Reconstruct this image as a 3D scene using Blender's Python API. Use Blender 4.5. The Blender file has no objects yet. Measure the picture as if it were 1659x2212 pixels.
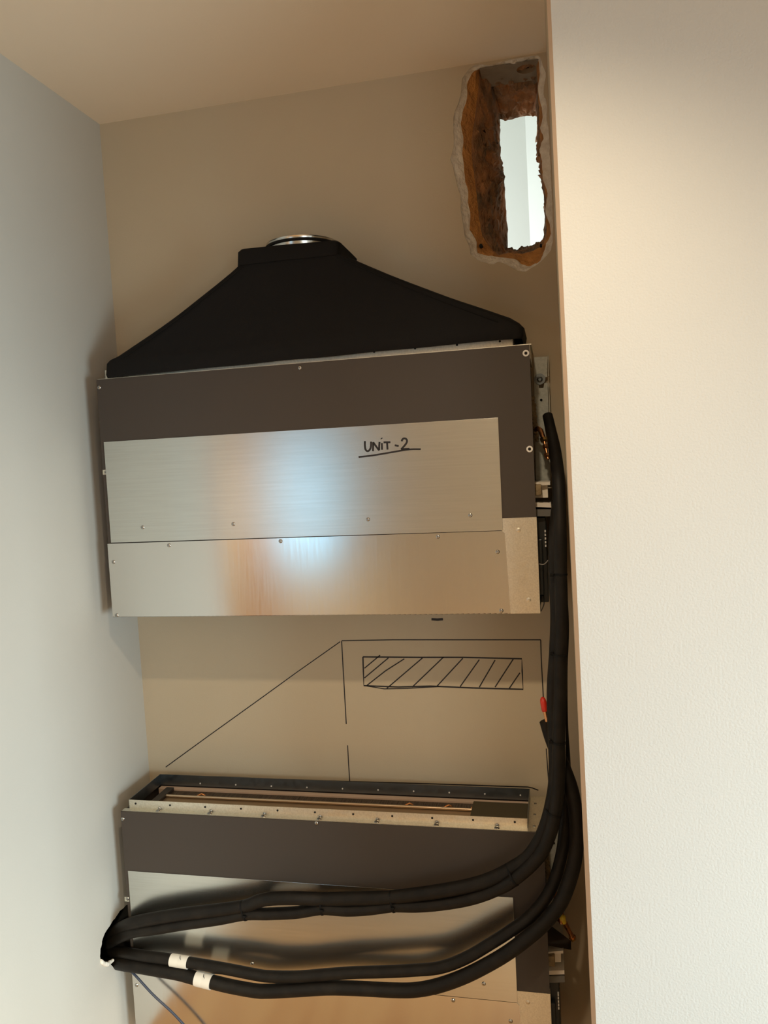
import bpy, bmesh, math, random
from mathutils import Vector, Matrix, noise
random.seed(4)
sc = bpy.context.scene
COL = sc.collection
W, H = 1659.0, 2212.0
EYE = 1.55                                   # camera height above the floor

# ------------------------------------------------------------------ camera
YAW, PITCH, ROLL, F = -0.2176, -0.06745, -0.05484, 1694.87
fw = Vector((math.sin(YAW)*math.cos(PITCH), math.cos(YAW)*math.cos(PITCH), math.sin(PITCH)))
r0 = Vector((math.cos(YAW), -math.sin(YAW), 0)); u0 = r0.cross(fw)
rt = math.cos(ROLL)*r0 + math.sin(ROLL)*u0; up = -math.sin(ROLL)*r0 + math.cos(ROLL)*u0
CAMP = Vector((0, 0, EYE))
cd = bpy.data.cameras.new('camera'); cam = bpy.data.objects.new('camera', cd); COL.objects.link(cam)
cd.sensor_fit = 'HORIZONTAL'; cd.sensor_width = 36; cd.lens = F/W*36; cd.clip_start = .01
M = Matrix((rt, up, -fw)).transposed().to_4x4(); M.translation = CAMP
cam.matrix_world = M; sc.camera = cam

def ray(x, y): return fw + rt*((x-W/2)/F) - up*((y-H/2)/F)
def P(x, y, D):                              # point on the plane Y = D seen at (x, y) of the photo
    d = ray(x, y); return CAMP + d*(D/d.y)
def PX(x, y, X):                             # same on a plane X = const
    d = ray(x, y); return CAMP + d*(X/d.x)

# ------------------------------------------------------------------ light, world, exposure
sc.view_settings.view_transform = 'Standard'; sc.view_settings.look = 'None'
sc.view_settings.exposure = 0.0; sc.view_settings.gamma = 1; sc.view_settings.use_curve_mapping = False
wd = bpy.data.worlds.new('world'); sc.world = wd; wd.use_nodes = True
wd.node_tree.nodes['Background'].inputs[0].default_value = (.75, .85, 1, 1)
wd.node_tree.nodes['Background'].inputs[1].default_value = .4
def area(name, loc, target, sx, sy, power, color, spread=180):
    l = bpy.data.lights.new(name, 'AREA'); l.shape = 'RECTANGLE'; l.size = sx; l.size_y = sy
    l.energy = power; l.color = color; l.spread = math.radians(spread)
    o = bpy.data.objects.new(name, l); COL.objects.link(o); o.location = loc
    o.rotation_euler = (Vector(target)-Vector(loc)).to_track_quat('-Z', 'Y').to_euler(); return o
# daylight through the window on the right, the window behind, the next room's window
area('daylight_side', (2.15, .15, EYE-.75), (-1.2, 1.25, EYE-1.25), 1.5, 1.1, 36, (.72, .92, 1), 92)
area('daylight_rear', (-2.0, -2.44, EYE-.25), (-2.0, 0, EYE-.25), .45, .85, 4.2, (.34, .72, 1))
area('daylight_rear_right', (1.35, -2.44, EYE-.55), (1.0, 0, EYE-.6), 1.3, 1.4, 28, (.86, .96, 1))
area('daylight_next_room', (-.75, 2.75, EYE+.5), (.5, 3.0, EYE+.4), .6, 1.2, 13, (.93, .98, 1))
def spot(name, loc, target, power, color, ang, blend, rad):
    l = bpy.data.lights.new(name, 'SPOT'); l.energy = power; l.color = color; l.spot_size = math.radians(ang)
    l.spot_blend = blend; l.shadow_soft_size = rad
    o = bpy.data.objects.new(name, l); COL.objects.link(o); o.location = loc
    o.rotation_euler = (Vector(target)-Vector(loc)).to_track_quat('-Z', 'Y').to_euler(); return o
spot('ceiling_spot', (-.12, .62, EYE+.925), (-.2, 1.15, EYE-1.1), 46, (1, .81, .56), 112, .8, .03)
spot('sun_on_floor', (.6, -2.3, EYE+.85), (-.5, -.75, 0), 620, (1, .88, .62), 66, .5, .1)
spot('hall_spot', (-2.3, -1.5, EYE+.9), (-2.5, -2.45, EYE-1.0), 240, (1, .72, .36), 70, .8, .05)

# ------------------------------------------------------------------ materials
def mat(name, col, rough=.6, metal=0, **k):
    m = bpy.data.materials.new(name); m.use_nodes = True; nt = m.node_tree; b = nt.nodes['Principled BSDF']
    b.inputs['Base Color'].default_value = (*col, 1); b.inputs['Roughness'].default_value = rough
    b.inputs['Metallic'].default_value = metal
    if 'emit' in k:
        b.inputs['Emission Color'].default_value = (*k['emit'][:3], 1); b.inputs['Emission Strength'].default_value = k['emit'][3]
    co = nt.nodes.new('ShaderNodeTexCoord')
    def nz(scale, detail=3, stretch=(1, 1, 1)):
        mp = nt.nodes.new('ShaderNodeMapping'); mp.inputs['Scale'].default_value = stretch
        nt.links.new(co.outputs['Object'], mp.inputs[0])
        n = nt.nodes.new('ShaderNodeTexNoise'); n.inputs['Scale'].default_value = scale; n.inputs['Detail'].default_value = detail
        nt.links.new(mp.outputs[0], n.inputs['Vector']); return n
    if 'var' in k:                            # (scale, colour b, lo, hi)
        s, cb, lo, hi = k['var'][:4]; n = nz(s, 4, k.get('stretch', (1, 1, 1)))
        r = nt.nodes.new('ShaderNodeValToRGB'); r.color_ramp.elements[0].position = lo; r.color_ramp.elements[1].position = hi
        r.color_ramp.elements[0].color = (*col, 1); r.color_ramp.elements[1].color = (*cb, 1)
        nt.links.new(n.outputs['Fac'], r.inputs[0]); nt.links.new(r.outputs[0], b.inputs['Base Color'])
    if 'rvar' in k:
        s, lo, hi = k['rvar']; n = nz(s, 3, k.get('stretch', (1, 1, 1))); mr = nt.nodes.new('ShaderNodeMapRange')
        mr.inputs[1].default_value = .3; mr.inputs[2].default_value = .7; mr.inputs[3].default_value = lo; mr.inputs[4].default_value = hi
        nt.links.new(n.outputs['Fac'], mr.inputs[0]); nt.links.new(mr.outputs[0], b.inputs['Roughness'])
    if 'bump' in k:
        s, st, di = k['bump']; n = nz(s, 4, k.get('bstretch', (1, 1, 1))); bp = nt.nodes.new('ShaderNodeBump')
        bp.inputs['Strength'].default_value = st; bp.inputs['Distance'].default_value = di
        nt.links.new(n.outputs['Fac'], bp.inputs['Height']); nt.links.new(bp.outputs[0], b.inputs['Normal'])
    if 'aniso' in k:
        b.inputs['Anisotropic'].default_value = k['aniso']
        c = nt.nodes.new('ShaderNodeCombineXYZ'); c.inputs[2].default_value = 1
        nt.links.new(c.outputs[0], b.inputs['Tangent'])
    if 'spec' in k: b.inputs['Specular IOR Level'].default_value = k['spec']
    if 'trans' in k: b.inputs['Transmission Weight'].default_value = k['trans']
    return m
WALLC = (.60, .51, .36)
m_wall = mat('greige_wall_paint', (.55, .458, .325), .75, bump=(220, .12, .002), var=(3, (.525, .433, .305), .3, .7))
m_wallL = mat('greige_paint_cool_lit', (.56, .53, .47), .7, bump=(220, .1, .002), var=(2.5, (.535, .505, .445), .3, .7))  # same paint as the back wall, with the cooler light put into its colour
m_white = mat('roller_white_paint', (.59, .575, .53), .6, bump=(260, .35, .002), var=(2, (.57, .555, .51), .3, .7))
m_ceil = mat('ceiling_paint', (.90, .77, .60), .8, bump=(200, .1, .002))
m_rear = mat('rear_wall_paint', (.76, .78, .71), .7)
m_next = mat('next_room_paint', (.78, .82, .78), .8)
m_plaster = mat('chipped_plaster', (.86, .80, .70), .95, var=(60, (.66, .58, .48), .35, .75), bump=(120, .7, .006))
m_brick = mat('broken_brick', (.66, .31, .09), .95, var=(22, (.42, .19, .06), .35, .7), bump=(70, 1, .012))
m_brick2 = mat('old_brick_and_mortar', (.52, .26, .12), .95, var=(16, (.22, .15, .09), .35, .62), bump=(45, 1, .02), bstretch=(1, 1, .6))
m_concrete = mat('concrete_soffit', (.30, .23, .15), .9, var=(20, (.22, .16, .10), .3, .7), bump=(60, .4, .004))
m_floor = mat('oak_floor', (.52, .31, .135), .45, var=(5, (.42, .21, .08), .3, .7), stretch=(6, .6, 1))
m_slab = mat('dark_floor_slab', (.13, .115, .10), .6)
m_wood = mat('orange_wood', (.60, .34, .09), .4, var=(6, (.42, .19, .05), .3, .7), stretch=(8, 8, .5))
m_up = mat('brushed_zinc_sheet', (.68, .68, .64), .25, 1, aniso=.4, var=(140, (.635, .635, .595), .3, .7), stretch=(.06, 1, 2))
m_low = mat('polished_zinc_sheet', (.70, .68, .64), .19, 1, aniso=.4, rvar=(60, .17, .21), stretch=(3, 1, .2))
m_galv = mat('galvanized_sheet', (.78, .74, .63), .42, 1, var=(260, (.66, .62, .52), .35, .7), rvar=(90, .36, .48))
m_zinc = mat('matt_zinc', (.50, .51, .46), .5, .35, var=(180, (.40, .41, .37), .35, .7))
m_galvd = mat('galvanized_rim', (.20, .22, .23), .42, 1, rvar=(60, .34, .48))
m_tubetan = mat('coil_header', (.72, .56, .40), .35, 1)
m_brown = mat('taupe_foam_sheet', (.062, .049, .040), .62, bump=(700, .12, .0008), spec=.35)
m_darkmetal = mat('dark_casing', (.045, .036, .03), .55, .2)
m_screw = mat('screw_steel', (.42, .41, .39), .2, 1)
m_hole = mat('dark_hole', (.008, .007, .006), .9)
m_washer = mat('white_washer', (.75, .72, .68), .5)
m_fabric = mat('black_insulation_fabric', (.0055, .0045, .004), .8, bump=(900, .25, .001), spec=.25)
m_hose = mat('black_pipe_insulation', (.007, .0054, .004), .55, bump=(500, .3, .001), spec=.24, var=(30, (.013, .010, .007), .4, .7))
m_tie = mat('black_nylon', (.004, .004, .004), .6, spec=.2)
m_tape = mat('white_tape', (.75, .70, .62), .6)
m_copper = mat('copper', (.78, .36, .15), .25, 1, rvar=(60, .18, .4))
m_brass = mat('brass', (.85, .55, .2), .25, 1)
m_red = mat('red_plastic_cap', (.62, .03, .012), .4)
m_glint = mat('yellow_glint', (.85, .62, .05), .35)
m_ink = mat('black_marker_ink', (.012, .010, .012), .6)
m_styro = mat('pale_foam_moulding', (.85, .78, .68), .9, bump=(400, .4, .002))
m_tan = mat('tan_insulation', (.38, .29, .17), .95, var=(60, (.24, .17, .09), .3, .7), bump=(150, .8, .004))
m_beige = mat('beige_liner', (.55, .40, .30), .7)
m_fin = mat('coil_fins', (.16, .115, .08), .5, .6, var=(900, (.05, .035, .025), .4, .6), stretch=(1, .02, .02))
m_pcb = mat('black_control_housing', (.012, .014, .014), .4)
m_grey = mat('grey_plastic', (.17, .16, .145), .5)
m_wire = mat('grey_cable', (.03, .04, .07), .4)
m_lwire = mat('pale_cable', (.30, .27, .24), .45)
m_lamp = mat('lamp_glow', (1, .8, .6), .5, emit=(1, .8, .55, 6))
m_sky = mat('window_daylight', (.7, .85, 1), .5, emit=(.6, .8, 1, 1.2))

# ------------------------------------------------------------------ mesh helpers
class MB:
    def __init__(s): s.bm = bmesh.new()
    def box(s, a, b, bev=0):
        a = Vector(a); b = Vector(b)
        r = bmesh.ops.create_cube(s.bm, size=1); vs = r['verts']
        for v in vs: v.co = Vector([(a[i]+b[i])/2 + v.co[i]*abs(b[i]-a[i]) for i in range(3)])
        if bev:
            es = list({e for v in vs for e in v.link_edges})
            bmesh.ops.bevel(s.bm, geom=es, offset=bev, segments=2, affect='EDGES', profile=.5)
        return s
    def prism(s, pts, vec):                   # polygon swept along a vector
        vec = Vector(vec); a = [s.bm.verts.new(Vector(p)) for p in pts]; b = [s.bm.verts.new(Vector(p)+vec) for p in pts]
        n = len(pts); s.bm.faces.new(a[::-1]); s.bm.faces.new(b)
        for i in range(n): s.bm.faces.new((a[i], a[(i+1) % n], b[(i+1) % n], b[i]))
        return s
    def lathe(s, c, axis, prof, n=24):        # prof: (radius, height along axis)
        c = Vector(c); q = Vector(axis).normalized().to_track_quat('Z', 'Y'); rings = []
        for (r, h) in prof:
            if r < 1e-6: rings.append([s.bm.verts.new(c + q @ Vector((0, 0, h)))])
            else: rings.append([s.bm.verts.new(c + q @ Vector((r*math.cos(2*math.pi*i/n), r*math.sin(2*math.pi*i/n), h))) for i in range(n)])
        for A, B in zip(rings, rings[1:]):
            for i in range(n):
                j = (i+1) % n
                if len(A) == 1 and len(B) == 1: continue
                if len(A) == 1: s.bm.faces.new((A[0], B[j], B[i]))
                elif len(B) == 1: s.bm.faces.new((A[i], A[j], B[0]))
                else: s.bm.faces.new((A[i], A[j], B[j], B[i]))
        return s
    def tube(s, pts, rad, n=16, cap=True):
        pts = [Vector(p) for p in pts]; m = len(pts)
        if not hasattr(rad, '__len__'): rad = [rad]*m
        t = [(pts[min(i+1, m-1)]-pts[max(i-1, 0)]).normalized() for i in range(m)]
        a = t[0].orthogonal().normalized(); rings = []
        for i in range(m):
            a = (a - t[i]*a.dot(t[i])).normalized(); b = t[i].cross(a)
            rings.append([s.bm.verts.new(pts[i] + (a*math.cos(2*math.pi*k/n)+b*math.sin(2*math.pi*k/n))*rad[i]) for k in range(n)])
        for A, B in zip(rings, rings[1:]):
            for k in range(n): s.bm.faces.new((A[k], A[(k+1) % n], B[(k+1) % n], B[k]))
        if cap: s.bm.faces.new(rings[0][::-1]); s.bm.faces.new(rings[-1])
        return s
    def ribbon(s, pts, w, nrm, th=.0004):     # flat pen stroke lying on a surface whose outward normal is nrm
        nrm = Vector(nrm).normalized(); pts = [Vector(p) for p in pts]; m = len(pts); L = []; R_ = []
        for i in range(m):
            t = (pts[min(i+1, m-1)]-pts[max(i-1, 0)]).normalized(); sd = t.cross(nrm).normalized()*(w/2)
            L.append(pts[i]+sd); R_.append(pts[i]-sd)
        for i in range(m-1):
            s.prism([L[i], L[i+1], R_[i+1], R_[i]], nrm*th)
        return s
    def build(s, name, m, parent=None, smooth=False, origin=None, ang=40):
        bmesh.ops.remove_doubles(s.bm, verts=s.bm.verts, dist=1e-6)
        bmesh.ops.recalc_face_normals(s.bm, faces=s.bm.faces)
        if origin is None and parent is None:
            xs = [v.co for v in s.bm.verts]
            origin = Vector(((min(v.x for v in xs)+max(v.x for v in xs))/2, (min(v.y for v in xs)+max(v.y for v in xs))/2, min(v.z for v in xs)))
        if origin is not None: bmesh.ops.translate(s.bm, verts=s.bm.verts, vec=-Vector(origin))
        me = bpy.data.meshes.new(name); s.bm.to_mesh(me); s.bm.free(); me.materials.append(m)
        if smooth:
            for p in me.polygons: p.use_smooth = True
            try: me.set_sharp_from_angle(angle=math.radians(ang))
            except Exception: pass
        o = bpy.data.objects.new(name, me); COL.objects.link(o)
        if parent: o.parent = parent
        if origin is not None: o.location = Vector(origin) - (parent.location if parent else Vector())
        return o
def tag(o, label=None, cat=None, group=None, kind=None):
    if label: o['label'] = label
    if cat: o['category'] = cat
    if group: o['group'] = group
    if kind: o['kind'] = kind
    return o
def empty(name, loc, rot=(0, 0, 0)):
    o = bpy.data.objects.new(name, None); COL.objects.link(o); o.location = loc; o.rotation_euler = rot
    o.empty_display_size = .05; return o
def crom(pts, sub=8):                         # Catmull-Rom through tuples of any length
    out = []; n = len(pts)
    for i in range(n-1):
        p0, p1, p2, p3 = pts[max(i-1, 0)], pts[i], pts[i+1], pts[min(i+2, n-1)]
        for k in range(sub):
            t = k/sub
            out.append(tuple(.5*((2*b)+(-a+c)*t+(2*a-5*b+4*c-d)*t*t+(-a+3*b-3*c+d)*t**3) for a, b, c, d in zip(p0, p1, p2, p3)))
    out.append(tuple(pts[-1])); return out
def fill_with_hole(bm, outer, hole):
    es = []
    for loop in (outer, hole):
        vs = [bm.verts.new(p) for p in loop]
        es += [bm.edges.new((vs[i], vs[(i+1) % len(vs)])) for i in range(len(vs))]
    bmesh.ops.triangle_fill(bm, use_beauty=True, use_dissolve=False, edges=es)

# ------------------------------------------------------------------ the setting
XL, ZC, D0, DF = -1.17533, EYE+.95048, 2.0, 1.3
WT = .25                                      # thickness of the back wall

def contour(px, D, n=180, jit=0, seed=0, zoom=3.95, ox=900, oy=60):
    cx, cy, sx, sy = 860., 1150., 300., 900.
    ang = []; last = None
    for (x, y) in px:
        a = math.atan2((y-cy)/sy, (x-cx)/sx)
        if last is not None:
            while a < last-math.pi: a += 2*math.pi
            while a > last+math.pi: a -= 2*math.pi
        ang.append(a); last = a
    for i in range(1, len(ang)): ang[i] = max(ang[i], ang[i-1]+1e-4)
    out = []; pxs = []
    A = ang+[ang[0]+2*math.pi]; Q = list(px)+[px[0]]
    for k in range(n):
        a = -math.pi*.75+2*math.pi*k/n
        while a < A[0]: a += 2*math.pi
        while a > A[-1]: a -= 2*math.pi
        if a < A[0]: a = A[0]
        for i in range(len(A)-1):
            if A[i] <= a <= A[i+1]:
                t = (a-A[i])/(A[i+1]-A[i]); x = Q[i][0]*(1-t)+Q[i+1][0]*t; y = Q[i][1]*(1-t)+Q[i+1][1]*t; break
        if jit:
            x += jit*(noise.noise(Vector((x*.02, y*.02, seed)))+.6*noise.noise(Vector((x*.06, y*.06, seed+5))))
            y += jit*noise.noise(Vector((x*.03, y*.03, seed+9)))
        p = P(ox+x/zoom, oy+y/zoom, D); p.z = min(p.z, ZC-.004)
        out.append(p); pxs.append((x, y))
    contour.last = pxs
    return out
C0 = [(500,300),(600,322),(700,297),(800,270),(900,245),(1030,232),(1060,260),(1075,320),(1095,360),(1106,410),(1098,450),(1075,480),(1090,520),(1080,590),(1105,610),(1115,680),(1108,760),(1122,830),(1128,900),(1133,1000),(1142,1150),(1148,1300),(1156,1450),(1160,1600),(1165,1750),(1160,1830),(1145,1900),(1080,1980),(1000,2040),(930,2080),(860,2075),(780,2030),(700,1995),(650,2020),(600,2010),(520,1985),(460,1930),(450,1850),(410,1790),(400,1700),(375,1550),(380,1450),(340,1330),(310,1180),(285,1120),(320,1000),(310,850),(320,720),(360,640),(380,540),(385,440),(430,370)]
C1 = [(540,350),(620,332),(720,305),(850,292),(1030,265),(1045,300),(1050,400),(1035,480),(1040,580),(1070,690),(1075,780),(1050,850),(1085,940),(1065,990),(1045,1050),(1070,1130),(1078,1300),(1118,1400),(1110,1460),(1100,1550),(1105,1620),(1135,1650),(1152,1740),(1130,1800),(1100,1850),(1090,1900),(1050,2000),(960,2035),(900,2020),(850,1975),(700,1955),(600,1945),(520,1920),(515,1850),(500,1800),(450,1720),(460,1610),(440,1480),(440,1380),(410,1300),(400,1150),(390,1060),(400,960),(375,800),(400,700),(430,600),(440,540),(425,480),(480,375)]
C2 = [(565,392),(680,420),(800,425),(920,412),(1025,395),(1038,480),(1036,600),(1045,700),(1050,850),(1055,950),(1050,1050),(1065,1130),(1078,1290),(1105,1440),(1104,1620),(1112,1700),(1102,1790),(1080,1850),(1000,1900),(900,1930),(800,1920),(700,1940),(630,1880),(560,1780),(530,1600),(515,1450),(490,1250),(470,1100),(470,950),(490,800),(520,600),(530,450)]
C2b = [(640,440),(690,475),(800,470),(920,450),(1020,430),(1034,500),(1030,600),(1036,680),(1040,850),(1045,950),(1045,1050),(1062,1130),(1076,1290),(1095,1440),(1100,1620),(1106,1700),(1092,1790),(1068,1845),(990,1880),(900,1910),(800,1908),(740,1920),(705,1800),(700,1700),(690,1600),(685,1450),(675,1250),(665,1100),(660,950),(662,800),(668,650),(660,520)]
C3 = [(710,775),(755,795),(860,768),(940,748),(1022,752),(1030,850),(1028,950),(1035,1040),(1060,1120),(1072,1290),(1088,1440),(1098,1620),(1083,1640),(1098,1700),(1072,1740),(1090,1790),(1050,1840),(980,1865),(960,1885),(900,1888),(830,1900),(776,1890),(774,1750),(768,1600),(755,1450),(750,1300),(740,1190),(716,1170),(714,1000)]
R0 = contour(C0, D0, jit=5, seed=1); R0b = contour(C0, D0+.006, jit=8, seed=2)
R1 = contour(C1, D0+.022, jit=6, seed=3); zz = P(900+1030/3.95, 60+292/3.95, D0+.03).z
def onz(x, y, z): d = ray(900+x/3.95, 60+y/3.95); return CAMP + d*((z-EYE)/d.z)
R2 = contour(C2, D0+.05, jit=7, seed=4)
for p, q in zip(R2, contour.last):
    if q[1] < 450: p.z = zz+.014
R2c = contour(C2b, D0+.15, jit=10, seed=5)
for p, q in zip(R2c, contour.last):
    if q[1] < 500: p.z = zz+.002; p.y = onz(900, 448, zz).y+.004
R3 = contour(C3, D0+WT, jit=7, seed=6)

bm = bmesh.new()
X0, X1, Z0 = XL-.12, .9, 0.0
fill_with_hole(bm, [(X0, D0, Z0), (X1, D0, Z0), (X1, D0, ZC), (X0, D0, ZC)], R0)
fill_with_hole(bm, [(X0-1, D0+WT, Z0), (X1, D0+WT, Z0), (X1, D0+WT, ZC+.6), (X0-1, D0+WT, ZC+.6)], R3)
mb = MB(); mb.bm.free(); mb.bm = bm
wall_back = mb.build('wall_back', m_wall, origin=(0, D0, 0)); tag(wall_back, kind='structure')
def loft(rings, sub, amp, seed, name, m):
    bm = bmesh.new(); full = []
    for ri, (A, B) in enumerate(zip(rings, rings[1:])):
        last = ri == len(rings)-2
        for k in range(sub[ri]+(1 if last else 0)):
            t = k/sub[ri]; full.append([A[i].lerp(B[i], t) for i in range(len(A))])
    nr = len(full)
    for j, rg in enumerate(full):
        c = sum(rg, Vector())/len(rg)
        edge = min(j, nr-1-j)
        a = amp*min(1, edge/2)
        for p in rg:
            q = p*55
            d = (c-p); d.y = 0; d = d.normalized()
            p += d*a*(noise.noise(q+Vector((seed, 0, 0)))+.6*noise.noise(q*2.3)) + Vector((0, a*.5*noise.noise(q*1.7+Vector((0, seed, 0))), 0))
    vs = [[bm.verts.new(p) for p in rg] for rg in full]; n = len(full[0])
    for A, B in zip(vs, vs[1:]):
        for i in range(n): bm.faces.new((A[i], A[(i+1) % n], B[(i+1) % n], B[i]))
    mb = MB(); mb.bm.free(); mb.bm = bm
    return mb.build(name, m, wall_back, smooth=True, origin=(0, D0, 0), ang=50)
loft([R0, R0b, R1], [3, 8], .0048, 1, 'plaster_edge', m_plaster)
loft([R1, R2], [6], .004, 2, 'brick_edge', m_brick)
loft([R2, R2c, R3], [14, 14], .014, 3, 'brick_reveal', m_brick2)
# concrete soffit with a round bore
ca = onz(935, 352, zz)
yb = onz(900, 448, zz).y+.01
bm = bmesh.new()
xa, xb = P(1036, 148, D0+.02).x, P(1166, 130, D0+.02).x
circ = [(ca.x+.0235*math.cos(2*math.pi*i/28), ca.y+.0235*math.sin(2*math.pi*i/28), zz) for i in range(28)]
fill_with_hole(bm, [(xa, D0+.016, zz), (xb, D0+.016, zz), (xb, yb, zz), (xa, yb, zz)], circ)
mb = MB(); mb.bm.free(); mb.bm = bm; mb.build('concrete_soffit', m_concrete, wall_back, origin=(0, D0, 0))
MB().lathe((ca.x, ca.y, zz), (0, 0, 1), [(.0235, 0), (.0232, .012)], 28).build('bore_rim', m_concrete, wall_back, smooth=True, origin=(0, D0, 0))
MB().lathe((ca.x, ca.y, zz), (0, 0, 1), [(.0232, .012), (.0232, .12), (0, .12)], 28).build('bore', m_hole, wall_back, origin=(0, D0, 0))
# small bores in the brick
mb = MB()
for (x, y, r) in [(550,1863,.0045),(1060,1858,.003)]:
    mb.lathe(P(900+x/3.95, 60+y/3.95, D0+.028), (0, -1, 0), [(0, .006), (r, .006), (r, -.01)], 12)
mb.build('drill_hole', m_hole, wall_back, origin=(0, D0, 0))

# left wall with the pipe opening
HL = [(271,1957),(259,1969),(248,1984),(237,1999),(227,2016),(220,2034),(217,2050),(216,2066),(219,2080),(228,2086),(238,2080),(246,2092),(262,2098),(280,2096),(292,2075),(297,2040),(296,1990),(290,1960),(281,1950)]
def lp(x, y): return PX(x, y, XL)
hl = [lp(x, y) for x, y in HL]
hc = sum(hl, Vector())/len(hl)
hl2 = [];
for i in range(len(hl)):
    for t in (0, .33, .66):
        p = hl[i].lerp(hl[(i+1) % len(hl)], t); q = (p-hc).normalized()
        hl2.append(p+q*.0035*noise.noise(p*70))
YE = .98
bm = bmesh.new()
fill_with_hole(bm, [(XL, YE, 0), (XL, D0, 0), (XL, D0, ZC), (XL, YE, ZC)], hl2)
mb = MB(); mb.bm.free(); mb.bm = bm
xo = XL-.32
mb.prism([(XL, YE, 0), (xo, YE, 0), (xo, YE, ZC), (XL, YE, ZC)], (0, .0005, 0))
mb.prism([(xo, YE, 0), (xo, D0+WT, 0), (xo, D0+WT, ZC), (xo, YE, ZC)], (.0005, 0, 0))
wall_left = mb.build('wall_left', m_wallL, origin=(XL, YE, 0)); tag(wall_left, kind='structure')
bm = bmesh.new(); rings = []
for (dx, sc_) in [(0, 1), (-.002, .99), (-.007, .985)]:
    rings.append([bm.verts.new(Vector((XL+dx, hc.y+(p.y-hc.y)*sc_, hc.z+(p.z-hc.z)*sc_))) for p in hl2])
for A, B in zip(rings, rings[1:]):
    for i in range(len(A)): bm.faces.new((A[i], A[(i+1) % len(A)], B[(i+1) % len(A)], B[i]))
mb = MB(); mb.bm.free(); mb.bm = bm; mb.build('pipe_opening', m_plaster, wall_left, smooth=True, origin=(XL, YE, 0))
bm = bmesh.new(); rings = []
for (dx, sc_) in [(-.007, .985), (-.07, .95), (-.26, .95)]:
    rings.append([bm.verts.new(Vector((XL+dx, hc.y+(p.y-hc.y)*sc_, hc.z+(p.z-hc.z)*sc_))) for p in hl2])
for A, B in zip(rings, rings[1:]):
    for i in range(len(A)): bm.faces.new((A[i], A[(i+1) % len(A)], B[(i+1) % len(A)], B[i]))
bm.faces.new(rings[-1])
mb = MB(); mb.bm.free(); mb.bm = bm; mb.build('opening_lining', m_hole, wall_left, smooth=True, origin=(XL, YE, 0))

mb = MB(); crumb = [(217,2074),(221,2080),(228,2083),(236,2079),(243,2074)]; cc_ = crom([tuple(lp(*q)) for q in crumb], 6)
mb.tube([Vector(q) + Vector((.001, 0, .002*noise.noise(Vector(q)*90))) for q in cc_], [.0035+.0022*math.sin(math.pi*i/(len(cc_)-1))+.001*noise.noise(Vector(q)*120) for i, q in enumerate(cc_)], 10)
mb.build('plaster_crumb', m_plaster, wall_left, True, origin=(XL, YE, 0))

# right wall: niche side, chamfered corner and the big white front
b_t, b_b = P(1180, 112, D0), P(1279, 2212, D0); f_t, f_b = P(1192, 60, DF), P(1288, 2212, DF)
c_t, c_b = P(1183.5, 60, DF+.02), P(1278, 2212, DF+.02)
def ext(a, b, z): t = (z-a.z)/(b.z-a.z); return a.lerp(b, t)
pb = [ext(b_t, b_b, z) for z in (0, ZC)]; pf = [ext(f_t, f_b, z) for z in (0, ZC)]; pc = [ext(c_t, c_b, z) for z in (0, ZC)]
mb = MB(); v = mb.bm
NZ = 24
def strip(A, B):
    L = [v.verts.new(A[0].lerp(A[1], i/NZ)) for i in range(NZ+1)]; R_ = [v.verts.new(B[0].lerp(B[1], i/NZ)) for i in range(NZ+1)]
    for i in range(NZ): v.faces.new((L[i], R_[i], R_[i+1], L[i+1]))
strip(pb, pc)
wall_side = mb.build('wall_niche_side', m_wall, origin=(pb[0].x, D0, 0)); tag(wall_side, kind='structure')
mb = MB(); v = mb.bm; strip(pc, pf); tag(mb.build('trim_corner', mat('lit_corner_paint', (.74, .56, .42), .7), origin=pc[0]), kind='structure')  # peach of the warm light on the chamfer is put into this colour
mb = MB(); v = mb.bm
strip(pf, [Vector((2.2, DF, 0)), Vector((2.2, DF, ZC))])
tag(mb.build('wall_front', m_white, origin=(.1, DF, 0)), kind='structure')

# ceiling, floor and the room behind the camera
tag(MB().box((-3.6, -2.5, ZC), (2.2, D0, ZC+.05)).build('ceiling', m_ceil), kind='structure')
tag(MB().box((-3.6, -2.5, -.05), (2.2, D0+2, 0)).build('floor', m_floor), kind='structure')
tag(MB().box((-1.6, .35, 0), (.6, 1.12, .004)).build('added_floor_slab', m_slab), kind='structure')  # dark slab added out of view, darkens the reflection in the lower panel
rw = MB()
wx0, wx1, wz0, wz1 = -2.3, -1.6, EYE-.8, EYE+.6
rw.box((-3.6, -2.55, 0), (wx0, -2.5, ZC)).box((wx1, -2.55, 0), (2.2, -2.5, ZC)).box((wx0, -2.55, 0), (wx1, -2.5, wz0)).box((wx0, -2.55, wz1), (wx1, -2.5, ZC))
tag(rw.build('wall_rear', m_rear), kind='structure')
win = MB().box((wx0, -2.54, wz0), (wx0+.05, -2.47, wz1)).box((wx1-.05, -2.54, wz0), (wx1, -2.47, wz1)).box((wx0, -2.54, wz0), (wx1, -2.47, wz0+.05)).box((wx0, -2.54, wz1-.05), (wx1, -2.47, wz1)).build('window_1', m_white)
tag(win, kind='structure')
dr = MB().box((-2.62, -2.5, 0), (-2.30, -2.46, EYE+.5), .004).build('door_1', m_wood); tag(dr, kind='structure')
sw = MB(); y0, y1, z0, z1 = -.62, .92, EYE-1.42, EYE-.28
sw.box((2.2, -2.5, 0), (2.25, y0, ZC)).box((2.2, y1, 0), (2.25, DF, ZC)).box((2.2, y0, 0), (2.25, y1, z0)).box((2.2, y0, z1), (2.25, y1, ZC))
tag(sw.build('wall_right', m_white), kind='structure')
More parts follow.
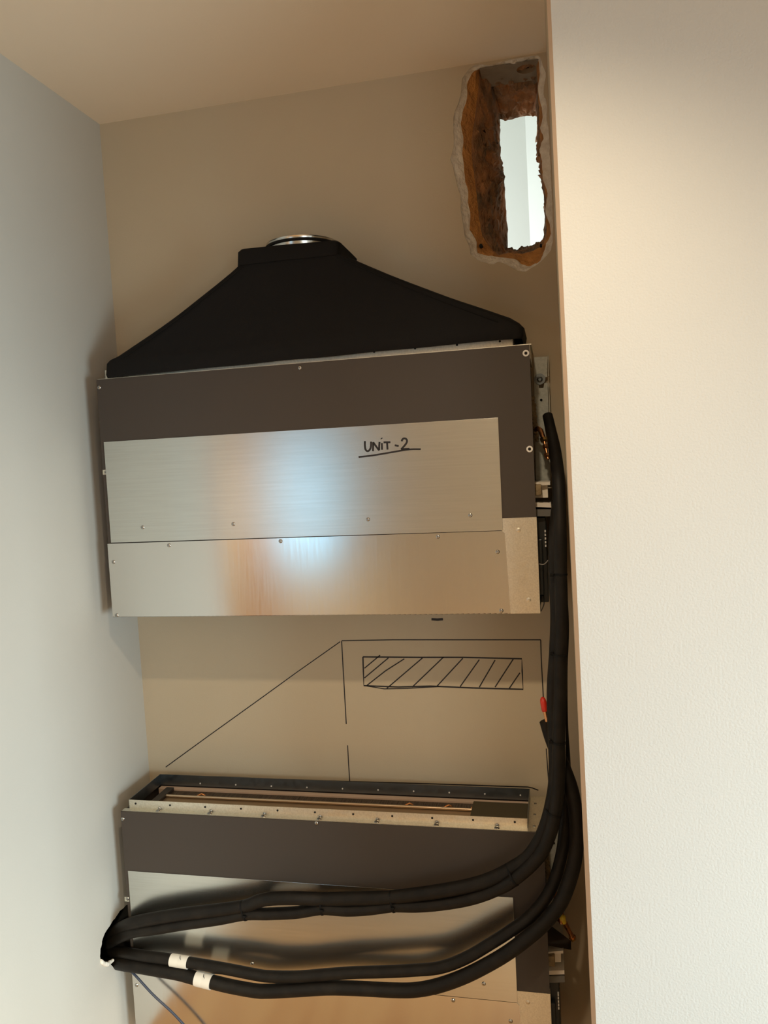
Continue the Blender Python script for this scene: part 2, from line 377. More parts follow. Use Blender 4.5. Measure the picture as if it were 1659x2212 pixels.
tag(MB().box((2.18, y0, z0), (2.24, y0+.05, z1)).box((2.18, y1-.05, z0), (2.24, y1, z1)).box((2.18, y0, z0), (2.24, y1, z0+.05)).box((2.18, y0, z1-.05), (2.24, y1, z1)).build('window_2', m_white), kind='structure')
tag(MB().box((-3.65, -2.5, 0), (-3.6, D0, ZC)).build('wall_hall', m_wall), kind='structure')
# next room, seen through the broken opening
ZN = EYE+1.36
c0 = P(1136, 300, 3.2)
tag(MB().prism([(c0.x, 3.2, 0), (-2.2, 3.05, 0), (-2.2, 3.05, ZN), (c0.x, 3.2, ZN)], (0, .05, 0)).build('wall_next_room', m_next), kind='structure')
tag(MB().prism([(c0.x, 3.2, 0), (.9, 2.75, 0), (.9, 2.75, ZN), (c0.x, 3.2, ZN)], (.02, .05, 0)).build('wall_next_room_right', m_next), kind='structure')
tag(MB().box((-2.2, D0+WT, ZN), (1, 3.4, ZN+.05)).build('ceiling_next_room', m_next), kind='structure')
tag(MB().box((-.18, D0+WT+.004, 1.0), (P(1068, 350, D0+WT+.02).x, D0+WT+.03, ZN)).build('trim_1', m_beige), kind='structure')

# marker drawing on the back wall
def bw(x, y): return P(x, y, D0)
mk = MB()
def st(pts, w=2.4): mk.ribbon([bw(*p) for p in pts], w*D0/F, (0, -1, 0))
st([(358,1657),(450,1590),(560,1511),(640,1453),(735,1386)], 2.2); st([(738,1384),(850,1382),(1000,1382),(1168,1382)], 2.3)
st([(738,1385),(741,1440),(745,1510),(748,1564)], 2.4); st([(751,1610),(753,1650),(756,1694)], 2.2)
st([(1168,1382),(1169,1420),(1174,1512)], 2.4); st([(1180,1617),(1183,1660),(1187,1712)], 2.2)
st([(348,1675),(480,1678),(600,1683),(750,1688),(900,1692),(1050,1697),(1140,1700),(1150,1702),(1163,1707)], 2.4)
st([(784,1419),(900,1420),(1000,1420),(1127,1423),(1128,1450),(1130,1489),(1020,1486),(930,1482),(860,1484),(786,1481),(785,1450),(784,1419)], 3.2)
st([(788,1481),(830,1488),(880,1487),(950,1483)], 2.2)
for a, b in [((920,168),(860,218)),((952,178),(860,255)),((1012,182),(940,228)),((940,228),(870,283)),((1082,178),(945,295)),((1162,175),(1042,290)),((1235,180),(1135,288)),((1298,185),(1225,288)),((1358,187),(1298,290)),((1428,182),(1358,290)),((1453,235),(1412,295))]:
    st([(300+a[0]/1.765, 1320+a[1]/1.765), (300+b[0]/1.765, 1320+b[1]/1.765)], 2.6)
mk.build('marker_drawing', m_ink, wall_back, origin=(0, D0, 0))
mk = MB(); st([(932,1337.5),(945,1338.5),(957,1337.5)], 5.5); mk.build('marker_dash', m_ink, wall_back, origin=(0, D0, 0))

# ------------------------------------------------------------------ the two units
UW, UH, OS, XS, OM, OB = 1.07824, .60709, .15779, 1.00253, .41511, .38628
UD = .192
def unit_frame(u0_, du, zt, r, t):
    # local x right, y into the wall, z up, origin at the top-left-front corner
    ex = Vector((1, 0, r)).normalized(); ez = Vector((-r, -t, 1)).normalized(); ey = ez.cross(ex).normalized(); ez = ex.cross(ey)
    m = Matrix((ex, ey, ez)).transposed().to_4x4(); m.translation = Vector((u0_, du, EYE+zt)); return m
FR = [unit_frame(-1.12435, 1.80466, .23935, -.00236, -.00645), unit_frame(-1.13755, 1.78112, -.87551, -.00333, -.00219)]
def loc(k, x, y, ly=0.0):                     # photo pixel -> unit-local point on its plane y = ly
    Mi = FR[k].inverted(); o = Mi @ CAMP; d = Mi.to_3x3() @ ray(x, y)
    return o + d*((ly-o.y)/d.y)
def screw(parent, p, r=.0042, kind='pan', axis=(0, -1, 0)):
    r *= 1.15
    if kind == 'washer':
        o = MB().lathe(p, axis, [(0, .0), (r*1.5, 0), (r*1.5, .0012), (r*.75, .0016), (r*.7, .0004), (0, .0004)], 20).build('washer', m_washer, parent, True)
        MB().lathe(p, axis, [(0, .001), (r*.7, .001), (r*.7, 0)], 16).build('screw', m_hole, parent)
        return o
    return MB().lathe(p, axis, [(r, 0), (r, .0007), (r*.8, .0018), (r*.45, .0023), (r*.3, .0023), (r*.22, .0012), (0, .0012)], 16).build('screw', m_screw, parent, True)

def make_unit(k, name, label):
    root = empty(name, FR[k].translation, FR[k].to_euler()); tag(root, label, 'fan coil unit')
    # casing: a tray of slabs, open at the top
    c = MB(); th = .002
    c.box((.004, .004, -UH+.002), (UW-.004, .008, -.001)).box((.004, UD-.004, -UH+.002), (UW-.004, UD, -.001))
    c.box((.004, .006, -UH+.002), (.008, UD, -.001)).box((UW-.03, .006, -UH+.002), (UW-.026, UD, -.001))
    c.box((.004, .006, -UH+.001), (UW-.02, UD, -UH+.005))
    c.build('casing', m_darkmetal, root)
    # brown L-shaped sheet
    bp = MB().prism([(0, 0, 0), (UW, 0, 0), (UW, 0, -OB), (XS-.02, 0, -OB), (XS-.02, 0, -OM), (0, 0, -OM)], (0, .004, 0)); bp.build('front_sheet', m_brown, root)
    up_ = MB().box((.0095, -.0025, -OM+.0005), (XS, -.0005, -OS), .0004).build('upper_panel', m_up, root)
    lw = MB().prism([(-.001, -.0022, -OM-.002), (XS-.002, -.0022, -OM-.0005), (XS+.004, -.0022, -OM-.006), (XS+.0095, -.0022, -UH), (-.001, -.0022, -UH)], (0, .0020, 0))
    lw.box((-.001, -.0022, -UH), (XS+.009, .03, -UH+.0015)); lw.build('lower_panel', m_low, root)
    cv = MB().box((XS-.002, -.0006, -UH), (UW+.001, .0015, -OB-.0005)).box((UW-.001, 0, -UH), (UW+.001, .018, -OB-.0005))
    cvo = cv.build('corner_cover', m_galv, root)
    for q in ([(1120,1145),(1142,1296)] if k == 0 else [(1140,2165)]):
        p = loc(k, q[0], q[1], -.0006)
        MB().lathe(p, (0, -1, 0), [(.006, -.0003), (.004, .0005), (0, .0009)], 16).build('dimple', m_galv, cvo, True)
    # collar on top with its rolled lip
    ch, cy0, cy1, cx0, cx1 = .024, .018, .186, .014, UW-.036
    g = MB()
    g.box((cx0, cy0, 0), (cx1, cy0+.0015, ch)); g.box((cx0-.012, .003, 0), (cx1+.014, cy0, .0015))
    fl = g.build('front_flange', m_galv, root)
    g = MB().box((cx0, cy1-.0015, -.006), (cx1, cy1, ch)).box((cx0, cy0, -.006), (cx0+.0015, cy1, ch)).box((cx1-.0015, cy0, -.006), (cx1, cy1, ch))
    rim = g.build('collar_rim', m_galvd, root)
    g = MB().box((cx1, .003, 0), (UW+.004, UD, .002)).box((UW-.004, .003, -.03), (UW+.0005, UD, 0)).build('end_plate', m_galv, root)
    for yy in (.03, .09, .15): MB().lathe((cx1+.014, yy, .002), (0, 0, 1), [(.0035, 0), (.003, .0015), (0, .002)], 12).build('screw', m_screw, g, True)
    nh = 11
    for i in range(nh):
        x = cx0+.02+i*(cx1-cx0-.05)/(nh-1)*1.0
        MB().lathe((x, cy0-.0002, ch*.62), (0, -1, 0), [(0, .0006), (.0026, .0006), (.0026, -.0004)], 12).build('rivet_hole', m_hole, fl)
    if k == 1:
        for (x, y) in [(341,1750),(452,1756),(568,1762),(689,1768),(813,1772),(942,1776),(1073,1783)]:
            q = loc(k, x, y, .009); screw(root, Vector((q.x, .0095, .0015)), .0055, axis=(0, -.6, 1))
            screw(root, Vector((q.x, .0175, .006)), .003)
        for i in range(10):
            q = loc(k, 433+i*76.8, 1692+i*2.8, cy1)
            MB().lathe((q.x, cy1-.0015, q.z), (0, -1, 0), [(.0022, 0), (.002, .0008), (0, .001)], 10).build('rivet', m_washer, rim, True)
    # inside: liner, coil, foam blocks
    MB().box((cx0+.004, .166, -.05), (cx1-.004, cy1-.003, -.009)).build('liner', m_beige, root)
    coil = MB().box((.05, .130, -.12), (cx1-.006, .1655, -.013)).build('coil', m_fin, root)
    cp = MB().tube([(.062, .121, -.008), (cx1-.012, .121, -.008)], .0038, 12); cp.build('header_pipe', m_tubetan, coil, True)
    MB().box((.05, .022, -.03), (cx1-.006, .128, -.012)).build('drip_plate', mat('bronzed_plate', (.34, .25, .16), .4, .7), coil)
    for i in (2, 19, 22, 24): MB().tube([(.08+i*.034, .140, -.013), (.092+i*.034, .142, -.008), (.10+i*.034, .145, -.014)],   .0022, 8).build('tube_bend', m_copper, coil, True)
    MB().box((cx0+.03, .02, -.06), (cx0+.052, .165, -.003), .001).build('foam_block', m_darkmetal, root)
    MB().box((.90, .03, -.06), (cx1-.004, .163, -.004), .002).build('foam_block', mat('dark_foam', (.06, .045, .02), .8), root)
    # screws on the front
    if k == 0:
        S = [(213,837),(647,794),(228,1020),(308,1139),(504,1132),(795,1122),(1016,1113),(365,1178),(606,1169),(946,1159),(1075,1192),(1083,1319),(252,1329),(245,1214)]
        Wd = [(1136,763),(1144,970)]
    else:
        S = [(264,1770),(683,1779),(275,1942),(545,2082),(1045,2125),(979,2161),(295,2128),(1103,2206)]
        Wd = []
    for (x, y) in S:
        q = loc(k, x, y, -.0025)
        yy = -.0003 if (q.z > -OS+.002 or (q.x < .0095 and q.z > -OM)) else -.0024
        screw(root, Vector((q.x, yy, q.z)))
    for (x, y) in Wd:
        q = loc(k, x, y, 0); screw(root, q, .0042, 'washer')
    q = loc(k, *((228, 1020) if k == 0 else (275, 1942)), 0)
    MB().box((q.x-.007, -.0015, q.z-.006), (q.x+.006, 0, q.z+.006)).build('tab', m_galv, root)
    # ---- right flank
    def L0(x, y, ly): return loc(0, x, y, ly)
    by = UD-.012
    br = MB(); a = L0(1153, 772, by); b = L0(1182, 770, by); e = L0(1158, 1042, by)
    pts = [(a.x, by, a.z), (b.x, by, b.z)]
    n1 = L0(1182, 814, by); n2 = L0(1176, 816, by); n3 = L0(1164, 826, by); n4 = L0(1164, 838, by); n5 = L0(1174, 838, by); n6 = L0(1176, 827, by); n7 = L0(1183, 827, by); e2 = L0(1190, 1042, by)
    for p in (n1, n2, n3, n4, n5, n6, n7): pts.append((p.x, by, p.z))
    pts += [(e2.x, by, e2.z), (e.x, by, e.z)]
    br.prism(pts, (0, .002, 0)); br.box((b.x+.001, by-.012, n1.z), (b.x+.0025, by+.002, b.z)); br.box((n7.x+.002, by-.012, e2.z), (n7.x+.0035, by+.002, n7.z))
    bo = br.build('mounting_bracket', m_zinc, root)
    w_ = L0(1166, 819, by-.001)
    MB().lathe(w_, (0, -1, 0), [(.0135, 0), (.0135, .0015), (.007, .0015), (.007, .0045), (.004, .006), (.004, .002), (0, .002)], 24).build('washer', m_galvd, bo, True)
    h_ = L0(1169, 864, by-.0005); MB().lathe(h_, (0, -1, 0), [(0, .0008), (.0032, .0008), (.0032, 0)], 14).build('bracket_hole', m_hole, bo)
    ins = MB(); i0 = L0(1150, 860, .14); i1 = L0(1159, 950, .14)
    for i in range(12):
        t = i/11; c = Vector((i0.x*(1-t)+i1.x*t, .145, i0.z*(1-t)+i1.z*t)); s_ = .006+.003*noise.noise(Vector((i*1.7, k, 0)))
        ins.lathe(c, (noise.noise(Vector((i, 1, 0))), -1, .4), [(0, -s_), (s_, -s_*.4), (s_*1.1, s_*.3), (0, s_)], 9)
    ins.build('insulation_scrap', m_tan, root, True)
    f = MB(); A = L0(1158, 928, .12); B = L0(1168, 930, .10); C = L0(1175, 950, .09); Dp = L0(1184, 992, .07)
    f.tube([A, A.lerp(B, .5)+Vector((0, 0, .004)), B, C], .006, 12); f.tube([C, C.lerp(Dp, .3), C.lerp(Dp, .65), Dp], [.0045, .004, .004, .004], 12)
    fo = f.build('copper_fitting', m_copper, root, True)
    dvec = (Dp-C).normalized()
    for t, r in ((0, .0095), (.35, .0065), (.8, .0075)):
        MB().lathe(C.lerp(Dp, t), dvec, [(0, -.004), (r, -.004), (r, .003), (r*.7, .006), (0, .006)], 6).build('flare_nut', m_brass if t == 0 else m_copper, fo)
    x_in = UW-.022; xo1 = L0(1189, 1060, .07).x
    zt_, zb_ = L0(1170, 1040, .06).z, L0(1170, 1093, .06).z
    dp = MB().prism([(x_in, .03, zt_), (xo1, .05, zt_-.002), (xo1, .17, zt_-.002), (x_in, .17, zt_)], (0, 0, -.007))
    dp.prism([(x_in, .05, zt_-.007), (xo1-.006, .06, zt_-.008), (xo1-.006, .15, zt_-.008), (x_in, .15, zt_-.007)], (0, 0, -.030))
    dp.prism([(x_in, .03, zb_+.012), (xo1+.001, .05, zb_+.006), (xo1+.001, .17, zb_+.006), (x_in, .17, zb_+.012)], (0, 0, -.010))
    do = dp.build('drain_pan', m_styro, root)
    q = L0(1164, 1058, .03); MB().box((x_in, .028, q.z-.013), (q.x+.006, .05, q.z+.013), .003).build('drain_plug', m_tan, do, True)
    MB().prism([(x_in, .035, zb_-.005), (xo1+.001, .05, zb_-.008), (xo1+.001, .17, zb_-.008), (x_in, .17, zb_-.005)], (0, 0, -.016)).build('drip_lip', m_grey, do)
    zc0 = L0(1170, 1118, .05).z; zc1 = L0(1180, 1312, .05).z; xc1 = L0(1184, 1200, .06).x
    cb = MB().box((x_in, .06, zc1+.01), (xc1-.002, .17, zc0), .002).box((x_in, .045, zc1+.03), (xc1-.012, .06, zc0-.05), .002)
    co = cb.build('control_box', m_pcb, root)
    cc = MB()
    for i in range(5): cc.box((xc1-.006, .052, zc0-.035-i*.0085), (xc1-.003, .06, zc0-.030-i*.0085))
    cc.build('terminal_strip', m_washer, co)
    MB().box((UW-.004, .03, zc1), (UW-.001, .10, zc0-.02)).build('edge_strip', m_galvd, root)
    q = L0(1164, 1218, .03); e_ = L0(1186, 1208, .03)
    MB().tube(crom([(q.x, .03, q.z), ((q.x+e_.x)/2, .028, q.z-.001), (e_.x, .03, e_.z)], 6), .0011, 8).build('wire', m_lwire, root, True)
    q = L0(1163, 1300, .05)
    wr = MB()
    for i in range(5):
        a = Vector((q.x+i*.003-.003, .05, zc1+.03)); wr.tube(crom([tuple(a), tuple(a+Vector((.004*math.sin(i*2), -.004, -.02))), tuple(a+Vector((.006*math.cos(i), .0, -.035-.004*(i % 3))))], 5), .0012, 6)
    wr.build('wire', m_pcb, root, True)
    return root, up_, lw
U2, U2up, _ = make_unit(0, 'fan_coil_unit', 'upper silver and brown wall unit with handwriting UNIT-2, black fabric duct on top')
U1, _, _ = make_unit(1, 'fan_coil_unit', 'lower silver and brown wall unit, open at the top, black pipes across its front')

# handwriting on the upper panel
tx = MB()
def ts(pts, w=4.2):
    q = [loc(0, 680+x/3.19, 880+y/3.19, -.0026) for x, y in pts]; q = crom([tuple(p) for p in q], 4) if len(q) > 2 else q
    tx.ribbon(q, w/F*1.8, (0, -1, 0))
ts([(345,232),(345,262),(349,288),(360,301),(374,297),(386,275),(388,236)]); ts([(401,302),(402,270),(402,240)]); ts([(402,240),(422,268),(443,296)]); ts([(443,296),(444,266),(446,238)])
ts([(462,246),(463,292)]); ts([(458,212),(462,217)], 4.6); ts([(474,241),(521,240)]); ts([(498,242),(501,291)]); ts([(551,261),(578,266)])
ts([(598,234),(606,218),(620,214),(633,222),(634,240),(618,264),(595,289)]); ts([(595,289),(622,287),(652,286)])
ts([(302,342),(400,331),(520,311),(600,297),(660,289),(730,288)], 3.8)
tx.build('handwriting', m_ink, U2up)

# ------------------------------------------------------------------ black fabric duct transition on the upper unit
def L(x, y, ly): return loc(0, x, y, ly)
hood = empty('fabric_duct_hood', FR[0] @ Vector((.55, .09, .024)), FR[0].to_euler())
tag(hood, 'black fabric-covered tapering duct hood with a round steel spigot on top of the upper unit', 'duct hood')
OFF = Vector((.55, .09, .024))
def rrect(x0, x1, y0, y1, z0, z1, r, n=7):     # rounded rectangle; z varies linearly from x0 side to x1 side
    out = []
    for (cx, cy, a0) in [(x1-r, y0+r, -90), (x1-r, y1-r, 0), (x0+r, y1-r, 90), (x0+r, y0+r, 180)]:
        for i in range(n+1):
            a = math.radians(a0+90*i/n); x = cx+r*math.cos(a); y = cy+r*math.sin(a)
            out.append(Vector((x, y, z0+(z1-z0)*(x-x0)/(x1-x0))))
    # more points along the long edges
    res = []
    for i in range(len(out)):
        a, b = out[i], out[(i+1) % len(out)]; m = 30 if i in (15, 31) else 8
        res += [a.lerp(b, j/m) for j in range(m)] if i in (7, 15, 23, 31) else [a]
    return res
FRN = -.006
pBL, pBR = L(226, 816, FRN), L(1131, 735, FRN)
sL, sR = L(225, 786, FRN), L(1132, 706, FRN)
sL2, sR2 = L(246, 774, FRN+.01), L(1106, 687, FRN+.01)
tL, tR = L(513, 572, .012), L(738, 548, .012)
uL, uR = L(512, 541, .010), L(737, 519, .010)
BK = UD-.004
secs = [
    rrect(pBL.x, pBR.x-.004, FRN+.004, BK, pBL.z, pBR.z+.006, .012),
    rrect(pBL.x-.002, pBR.x-.001, FRN, BK, pBL.z+.008, pBR.z+.012, .014),
    rrect(sL.x, sR.x, FRN-.001, BK, sL.z, sR.z, .018),
    rrect(sL.x+.007, sR.x-.010, FRN+.001, BK, sL.z+.009, sR.z+.012, .022),
    rrect(sL2.x+.004, sR2.x-.004, FRN+.004, BK, sL2.z+.004, sR2.z+.003, .026)]
for i in range(1, 14):
    t = i/14; w = .0035*math.sin(math.pi*t)
    x0 = (sL2.x+.004)*(1-t)+tL.x*t; x1 = (sR2.x-.004)*(1-t)+tR.x*t
    z0 = (sL2.z+.004)*(1-t)+tL.z*t; z1 = (sR2.z+.003)*(1-t)+tR.z*t
    secs.append(rrect(x0+w*.5, x1-w*.5, (FRN+.004)*(1-t)+.012*t+w, BK, z0-w*1.5, z1-w*1.2, .026*(1-t)+.016*t))
secs.append(rrect(tL.x, tR.x, .011, BK, tL.z, tR.z, .015))
def hloft(secs, name, closed_top=False, cap0=False, m=m_fabric, wob=.0012):
    mb = MB(); bm = mb.bm; vs = []
    for s_ in secs:
        vs.append([bm.verts.new(p-OFF+Vector((0, wob*noise.noise(p*14), wob*noise.noise(p*9+Vector((3, 3, 3)))))) for p in s_])
    n = len(vs[0])
    for A, B in zip(vs, vs[1:]):
        for i in range(n): bm.faces.new((A[i], A[(i+1) % n], B[(i+1) % n], B[i]))
    if closed_top: bm.faces.new(vs[-1])
    if cap0: bm.faces.new(vs[0])
    return mb.build(name, m, hood, smooth=True, ang=50)
hloft(secs, 'fabric_cover')
cuff = [rrect(tL.x+.004, tR.x-.004, .015, BK, tL.z-.003, tR.z-.003, .014), rrect(tL.x-.002, tR.x-.008, .007, BK+.001, tL.z-.003, tR.z-.002, .014),
        rrect(uL.x-.001, uR.x-.004, .006, BK+.001, uL.z-.004, uR.z-.003, .016), rrect(uL.x+.005, uR.x-.010, .010, BK, uL.z+.002, uR.z+.002, .016)]
hloft(cuff, 'cuff', closed_top=True)
# seams
for A, B, w in ((Vector((tL.x+.016, .008, tL.z-.006)), Vector((sL2.x+.03, FRN-.0005, sL2.z-.004)), .0011), (Vector((tR.x-.014, .008, tR.z-.006)), Vector((sR2.x-.03, FRN-.0005, sR2.z-.008)), .0011)):
    pts = [A.lerp(B, i/16)-OFF+Vector((0, .0035*math.sin(math.pi*i/16)+.0015, -.004*math.sin(math.pi*i/16))) for i in range(17)]
    MB().tube(pts, w, 6).build('seam', m_fabric, hood, True)
# round spigot with gasket
scx = L(650, 520, .095).x; zb_s = min(uL.z, uR.z)-.01; RS = .0885
ztop = L(640, 504, .003).z
sp = MB().lathe(Vector((scx, .104, 0))-OFF, (0, 0, 1), [(RS, zb_s), (RS, ztop-.002), (RS+.0015, ztop), (RS-.001, ztop), (RS-.002, zb_s)], 64)
spo = sp.build('spigot', m_up, hood, True)
MB().lathe(Vector((scx, .104, 0))-OFF, (0, 0, 1), [(RS+.0005, ztop-.013), (RS+.004, ztop-.012), (RS+.004, ztop-.0065), (RS+.0005, ztop-.0055)], 64).build('gasket', m_tie, spo, True)
MB().lathe(Vector((scx, .104, 0))-OFF, (0, 0, 1), [(RS+.0003, ztop-.022), (RS+.0018, ztop-.021), (RS+.0003, ztop-.020)], 64).build('bead', m_galvd, spo, True)

# ------------------------------------------------------------------ pipes
def pipe(name, pts, rad, label, group=None, m=m_hose, ties=(), sub=22, n=22, vis_cat='pipe'):
    base = P(*pts[0][:3]); root = empty(name, base); tag(root, label, vis_cat, group)
    w = [(*P(*p[:3]), rad*(p[3] if len(p) > 3 else 1)) for p in pts]
    c = crom(w, sub); q = [Vector(p[:3])-base for p in c]; rr = []
    tp = [P(*t)-base for t in ties]
    for a, p in zip(q, c):
        r = p[3]
        for t in tp: r *= 1-.34*math.exp(-((a-t).length/.0075)**2)
        rr.append(r)
    o = MB().tube(q, rr, n).build('insulation', m, root, True)
    return root, o
DA, DB = 1.735, 1.722
A2p = [(1183,898,1.93,.85),(1190,930,1.90,.9),(1197,965,1.87),(1203,1003,1.83),(1207,1050,1.79),(1210,1150,1.765),(1211,1240,1.76),(1213,1330,1.75),(1211,1412,1.745),(1210,1500,1.74),(1207,1600,1.735),(1207,1680,1.73),(1202,1742,1.725),(1189,1800,1.72),(1163,1852,1.715),(1108,1902,1.715),(1060,1927,1.72),(1010,1943,1.72),(950,1953,1.725),(900,1957,1.73),(848,1957,DA),(800,1963,DA),(750,1966,DA),(695,1963,DA),(640,1971,DA),(580,1974,DA),(530,1975,DA),(470,1986,DA),(400,1996,DA),(340,2006,DA),(290,2013,1.738),(262,2023,1.755),(240,2035,1.785),(226,2044,1.83)]
A1p = [(1207,1000,1.92,.6),(1205,1060,1.87,.75),(1203,1110,1.83,.9),(1200,1160,1.79),(1200,1240,1.785),(1204,1330,1.775),(1201,1412,1.77),(1196,1500,1.765),(1199,1600,1.76),(1200,1680,1.755),(1191,1742,1.75),(1173,1800,1.742),(1143,1850,1.735),(1102,1878,1.73),(1060,1899,1.725),(1010,1914,1.725),(950,1925,1.725),(900,1932,1.73),(848,1938,DA),(800,1940,DA),(750,1941,DA),(695,1942,DA),(640,1940,1.725),(590,1941,1.725),(560,1946,1.73),(530,1957,DA),(470,1966,DA),(400,1974,DA),(340,1983,DA),(290,1993,1.738),(262,2004,1.76),(243,2018,1.79),(230,2034,1.84)]
tiesA = [(1206,1243,1.77),(1206,1412,1.755),(1204,1603,1.745),(1195,1755,1.735),(1105,1889,1.722),(848,1948,DA),(695,1953,DA),(528,1966,DA)]
pipe('insulated_pipe', A1p, .0157, 'black foam-insulated pipe, upper of the pair sweeping up past the right edge', ties=tiesA)
pipe('insulated_pipe', A2p, .0142, 'black foam-insulated pipe whose cut end hangs beside the upper unit, lower of the tied pair', ties=tiesA)
B1p = [(1179,1557,1.79,.92),(1190,1590,1.79),(1203,1625,1.785),(1218,1660,1.775),(1233,1702,1.765),(1243,1752,1.76),(1246,1808,1.755),(1239,1870,1.75),(1216,1940,1.74),(1190,1978,1.735),(1158,2011,1.725),(1105,2052,1.715),(1060,2080,1.715),(1005,2108,1.715),(950,2128,1.72),(900,2138,DB),(850,2139,DB),(770,2135,DB),(705,2134,DB),(640,2138,DB),(580,2141,DB),(551,2140,DB),(500,2131,DB),(458,2121,DB),(420,2112,1.725),(386,2103,1.73),(340,2095,1.733),(294,2087,1.74),(262,2082,1.76),(240,2076,1.80)]
B2p = [(1200,1080,1.85,.8),(1207,1150,1.83),(1210,1250,1.82),(1216,1350,1.81),(1213,1450,1.81),(1214,1560,1.80),(1219,1640,1.795),(1222,1720,1.79),(1220,1790,1.785),(1211,1855,1.775),(1190,1920,1.765),(1152,1973,1.75),(1105,2009,1.735),(1060,2038,1.728),(1005,2070,1.725),(950,2090,1.725),(890,2096,1.725),(830,2099,1.725),(760,2101,1.725),(705,2105,1.725),(640,2110,1.725),(580,2109,1.725),(551,2105,1.725),(500,2095,1.727),(450,2086,1.73),(408,2079,1.732),(366,2072,1.733),(320,2066,1.737),(294,2062,1.745),(262,2057,1.77),(240,2056,1.80),(228,2058,1.84)]
B1, _ = pipe('insulated_pipe', B1p, .0162, 'thick black foam-insulated pipe with a red-capped copper end, lowest across the lower unit')
B2, _ = pipe('insulated_pipe', B2p, .0136, 'thinner black foam-insulated pipe just above the lowest one, white tape near the wall')
# bare copper end and cap
e0 = P(1183,1562,1.785); e1 = P(1173,1513,1.80); d = (e1-e0)
MB().tube([e0-B1.location, e0+d*.75-B1.location], .0050, 16).build('copper_end', m_copper, B1, True)
MB().lathe(e0+d*.50-B1.location, d, [(.0062, 0), (.0078, .003), (.0074, .022), (.0060, .029), (.003, .033), (0, .034)], 20).build('red_cap', m_red, B1, True)
def band(root, a, b, r, name='tape_band', m=m_tape):
    a = P(*a)-root.location; b = P(*b)-root.location
    MB().tube([a, a.lerp(b, .3), a.lerp(b, .44), a.lerp(b, .46), a.lerp(b, .5), a.lerp(b, .7), b], [r, r*1.01, r, r*.99, r, r*1.01, r], 24).build(name, m, root, True)
band(B2, (370,2073.5,1.733), (407,2079.5,1.732), .0150)
band(B1, (424,2113,1.7245), (458,2121.5,1.7225), .0178)
for root, a, r in ((B2, (389,2064,1.7185), .0150), (B1, (440,2104,1.7075), .0178)):
    p = P(*a)-root.location; q = P(a[0]+1.5, a[1]+10, a[2]-.004)-root.location
    MB().tube([p, p.lerp(q, .5)+Vector((-.0008, -.0012, 0)), q], [.0006, .001, .0003], 6).build('tape_gap', m_hole, root)
# zip ties
tie_where = ['beside the upper unit corner', 'with a tail, beside the hatched rectangle', 'just below the red cap', 'at the lower unit top right corner', 'at the bend where they turn left', 'rightmost on the level run', 'middle one on the level run', 'leftmost on the level run']
def near(pts, t):                              # direction and centre of a traced pipe near a pixel
    best = min(range(len(pts)-1), key=lambda i: (pts[i][0]-t[0])**2+(pts[i][1]-t[1])**2)
    a, b = pts[max(best-1, 0)], pts[min(best+1, len(pts)-1)]
    c = min(crom([tuple(p[:3]) for p in pts], 10), key=lambda p: (p[0]-t[0])**2+(p[1]-t[1])**2)
    return P(*c), (P(*b[:3])-P(*a[:3])).normalized()
for i, t in enumerate(tiesA):
    c1, d1 = near(A1p, t); c2, d2 = near(A2p, t); c = (c1+c2)/2; d = (d1+d2).normalized()
    s1 = (c1-c2); s1 -= d*s1.dot(d); h = s1.length/2; s1.normalize(); s2 = d.cross(s1)
    r = .0138; pts = []
    for k in range(40):
        a = 2*math.pi*k/40; off = s1*(r*math.cos(a)+(h if math.cos(a) > 0 else -h)) + s2*r*math.sin(a); pts.append(c+off)
    mb = MB(); bm = mb.bm; vs = []
    for p in pts:
        n_ = (p-c).normalized()
        vs.append([bm.verts.new(p-d*.0022), bm.verts.new(p+d*.0022), bm.verts.new(p+d*.0022+n_*.0014), bm.verts.new(p-d*.0022+n_*.0014)])
    for k in range(40):
        A, B = vs[k], vs[(k+1) % 40]
        for j in range(4): bm.faces.new((A[j], A[(j+1) % 4], B[(j+1) % 4], B[j]))
    hp = P(t[0]-(14 if i < 3 else 0), t[1]+(0 if i < 3 else 14), c.y-.016 if i != 1 else c.y-.006)
    o = mb.build('zip_tie', m_tie, None, True)
    hd = MB().box((-.004, -.003, -.003), (.004, .003, .003), .0008).build('tie_head', m_tie, o)
    hd.location = hp-o.location
    tag(o, 'black zip tie round the pipe pair, '+tie_where[i], 'zip tie', 'zip ties round the upper pipe pair')
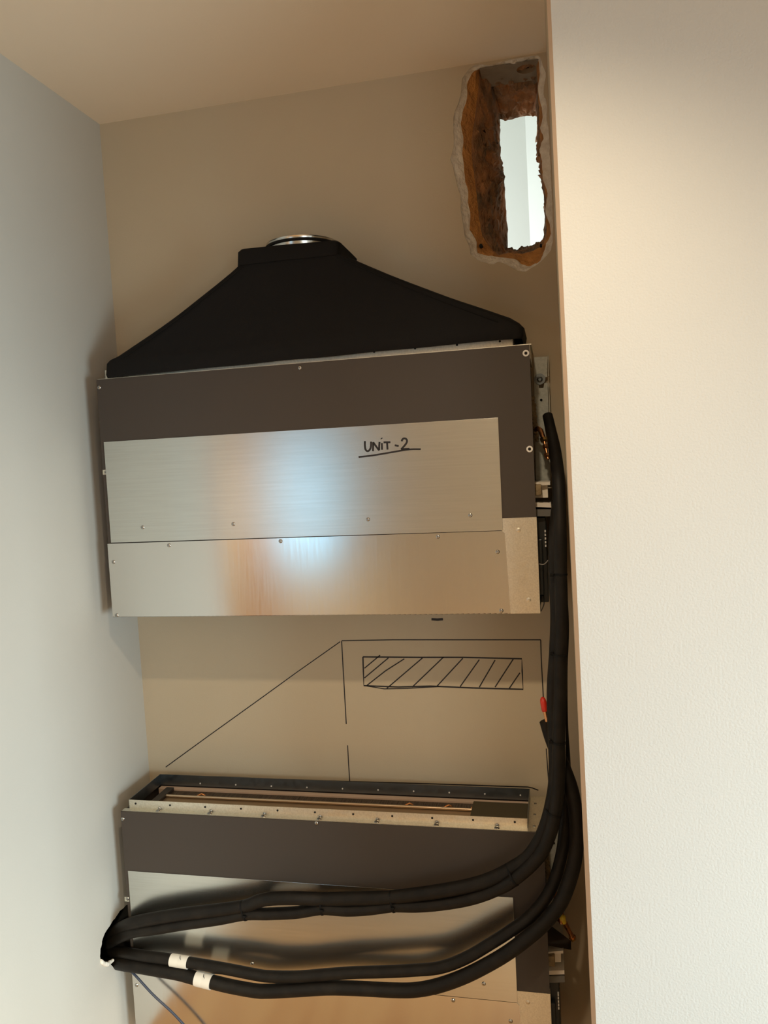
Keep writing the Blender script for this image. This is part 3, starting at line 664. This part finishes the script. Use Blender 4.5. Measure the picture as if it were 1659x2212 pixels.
# thin cables
def cable(pts, r, m, label):
    w = [P(*p) for p in pts]; c = crom([tuple(p) for p in w], 8)
    o = MB().tube([Vector(p) for p in c], r, 10).build('cable', m, None, True); tag(o, label, 'cable'); return o
cable([(236,2062,1.85),(255,2078,1.80),(285,2100,1.757),(330,2148,1.752),(375,2190,1.752),(420,2240,1.752),(470,2300,1.755)], .0031, m_wire, 'thin blue-grey cable slanting down from the wall opening over the lower unit')
cable([(1218,1500,1.755),(1220,1560,1.75),(1220,1620,1.745),(1218,1690,1.742),(1211,1745,1.745),(1204,1790,1.75)], .0022, m_lwire, 'thin pale cable tucked along the right of the vertical pipes')
# lower unit service valve, tilted tray and yellow glint on the right
vr = empty('service_valve', P(1238,2028,1.90)); tag(vr, 'small copper service valve with yellow glint at the right of the lower unit', 'valve')
a, b, c = P(1212,1972,1.86), P(1222,1998,1.88), P(1237,2026,1.90); v0 = vr.location
MB().tube([a-v0, a.lerp(b, .5)-v0, b-v0, b.lerp(c, .5)-v0, c-v0], [.006, .0055, .0065, .0055, .0065], 14).build('valve_body', m_copper, vr, True)
MB().lathe(c-v0, (c-b), [(0, -.004), (.009, -.004), (.009, .003), (.006, .006), (0, .006)], 6).build('flare_nut', m_brass, vr)
MB().lathe(P(1215,1984,1.855)-v0, (a-b), [(.0, -.014), (.0065, -.014), (.0085, .004), (.004, .009), (0, .010)], 14).build('cap', m_glint, vr, True)  # bright yellow glint on the valve, put in as a coloured piece
tr = MB(); q = [P(1178,2010,1.84), P(1234,2052,1.86), P(1181,2042,1.80)]
tr.prism(q, (0, .03, .004)); o = tr.build('drip_plate', m_darkmetal); tag(o, 'dark three-cornered metal drip plate under the copper valve of the lower unit', 'plate')

# ceiling downlight that lights the niche
dl = empty('downlight', (-.12, .62, ZC)); tag(dl, 'round recessed ceiling downlight in front of the niche', 'ceiling light')
MB().lathe((0, 0, 0), (0, 0, -1), [(.045, 0), (.045, .004), (.036, .005), (.034, .001)], 32).build('rim', m_white, dl, True)
MB().lathe((0, 0, 0), (0, 0, -1), [(.034, .001), (0, .001)], 24).build('lens', m_lamp, dl)
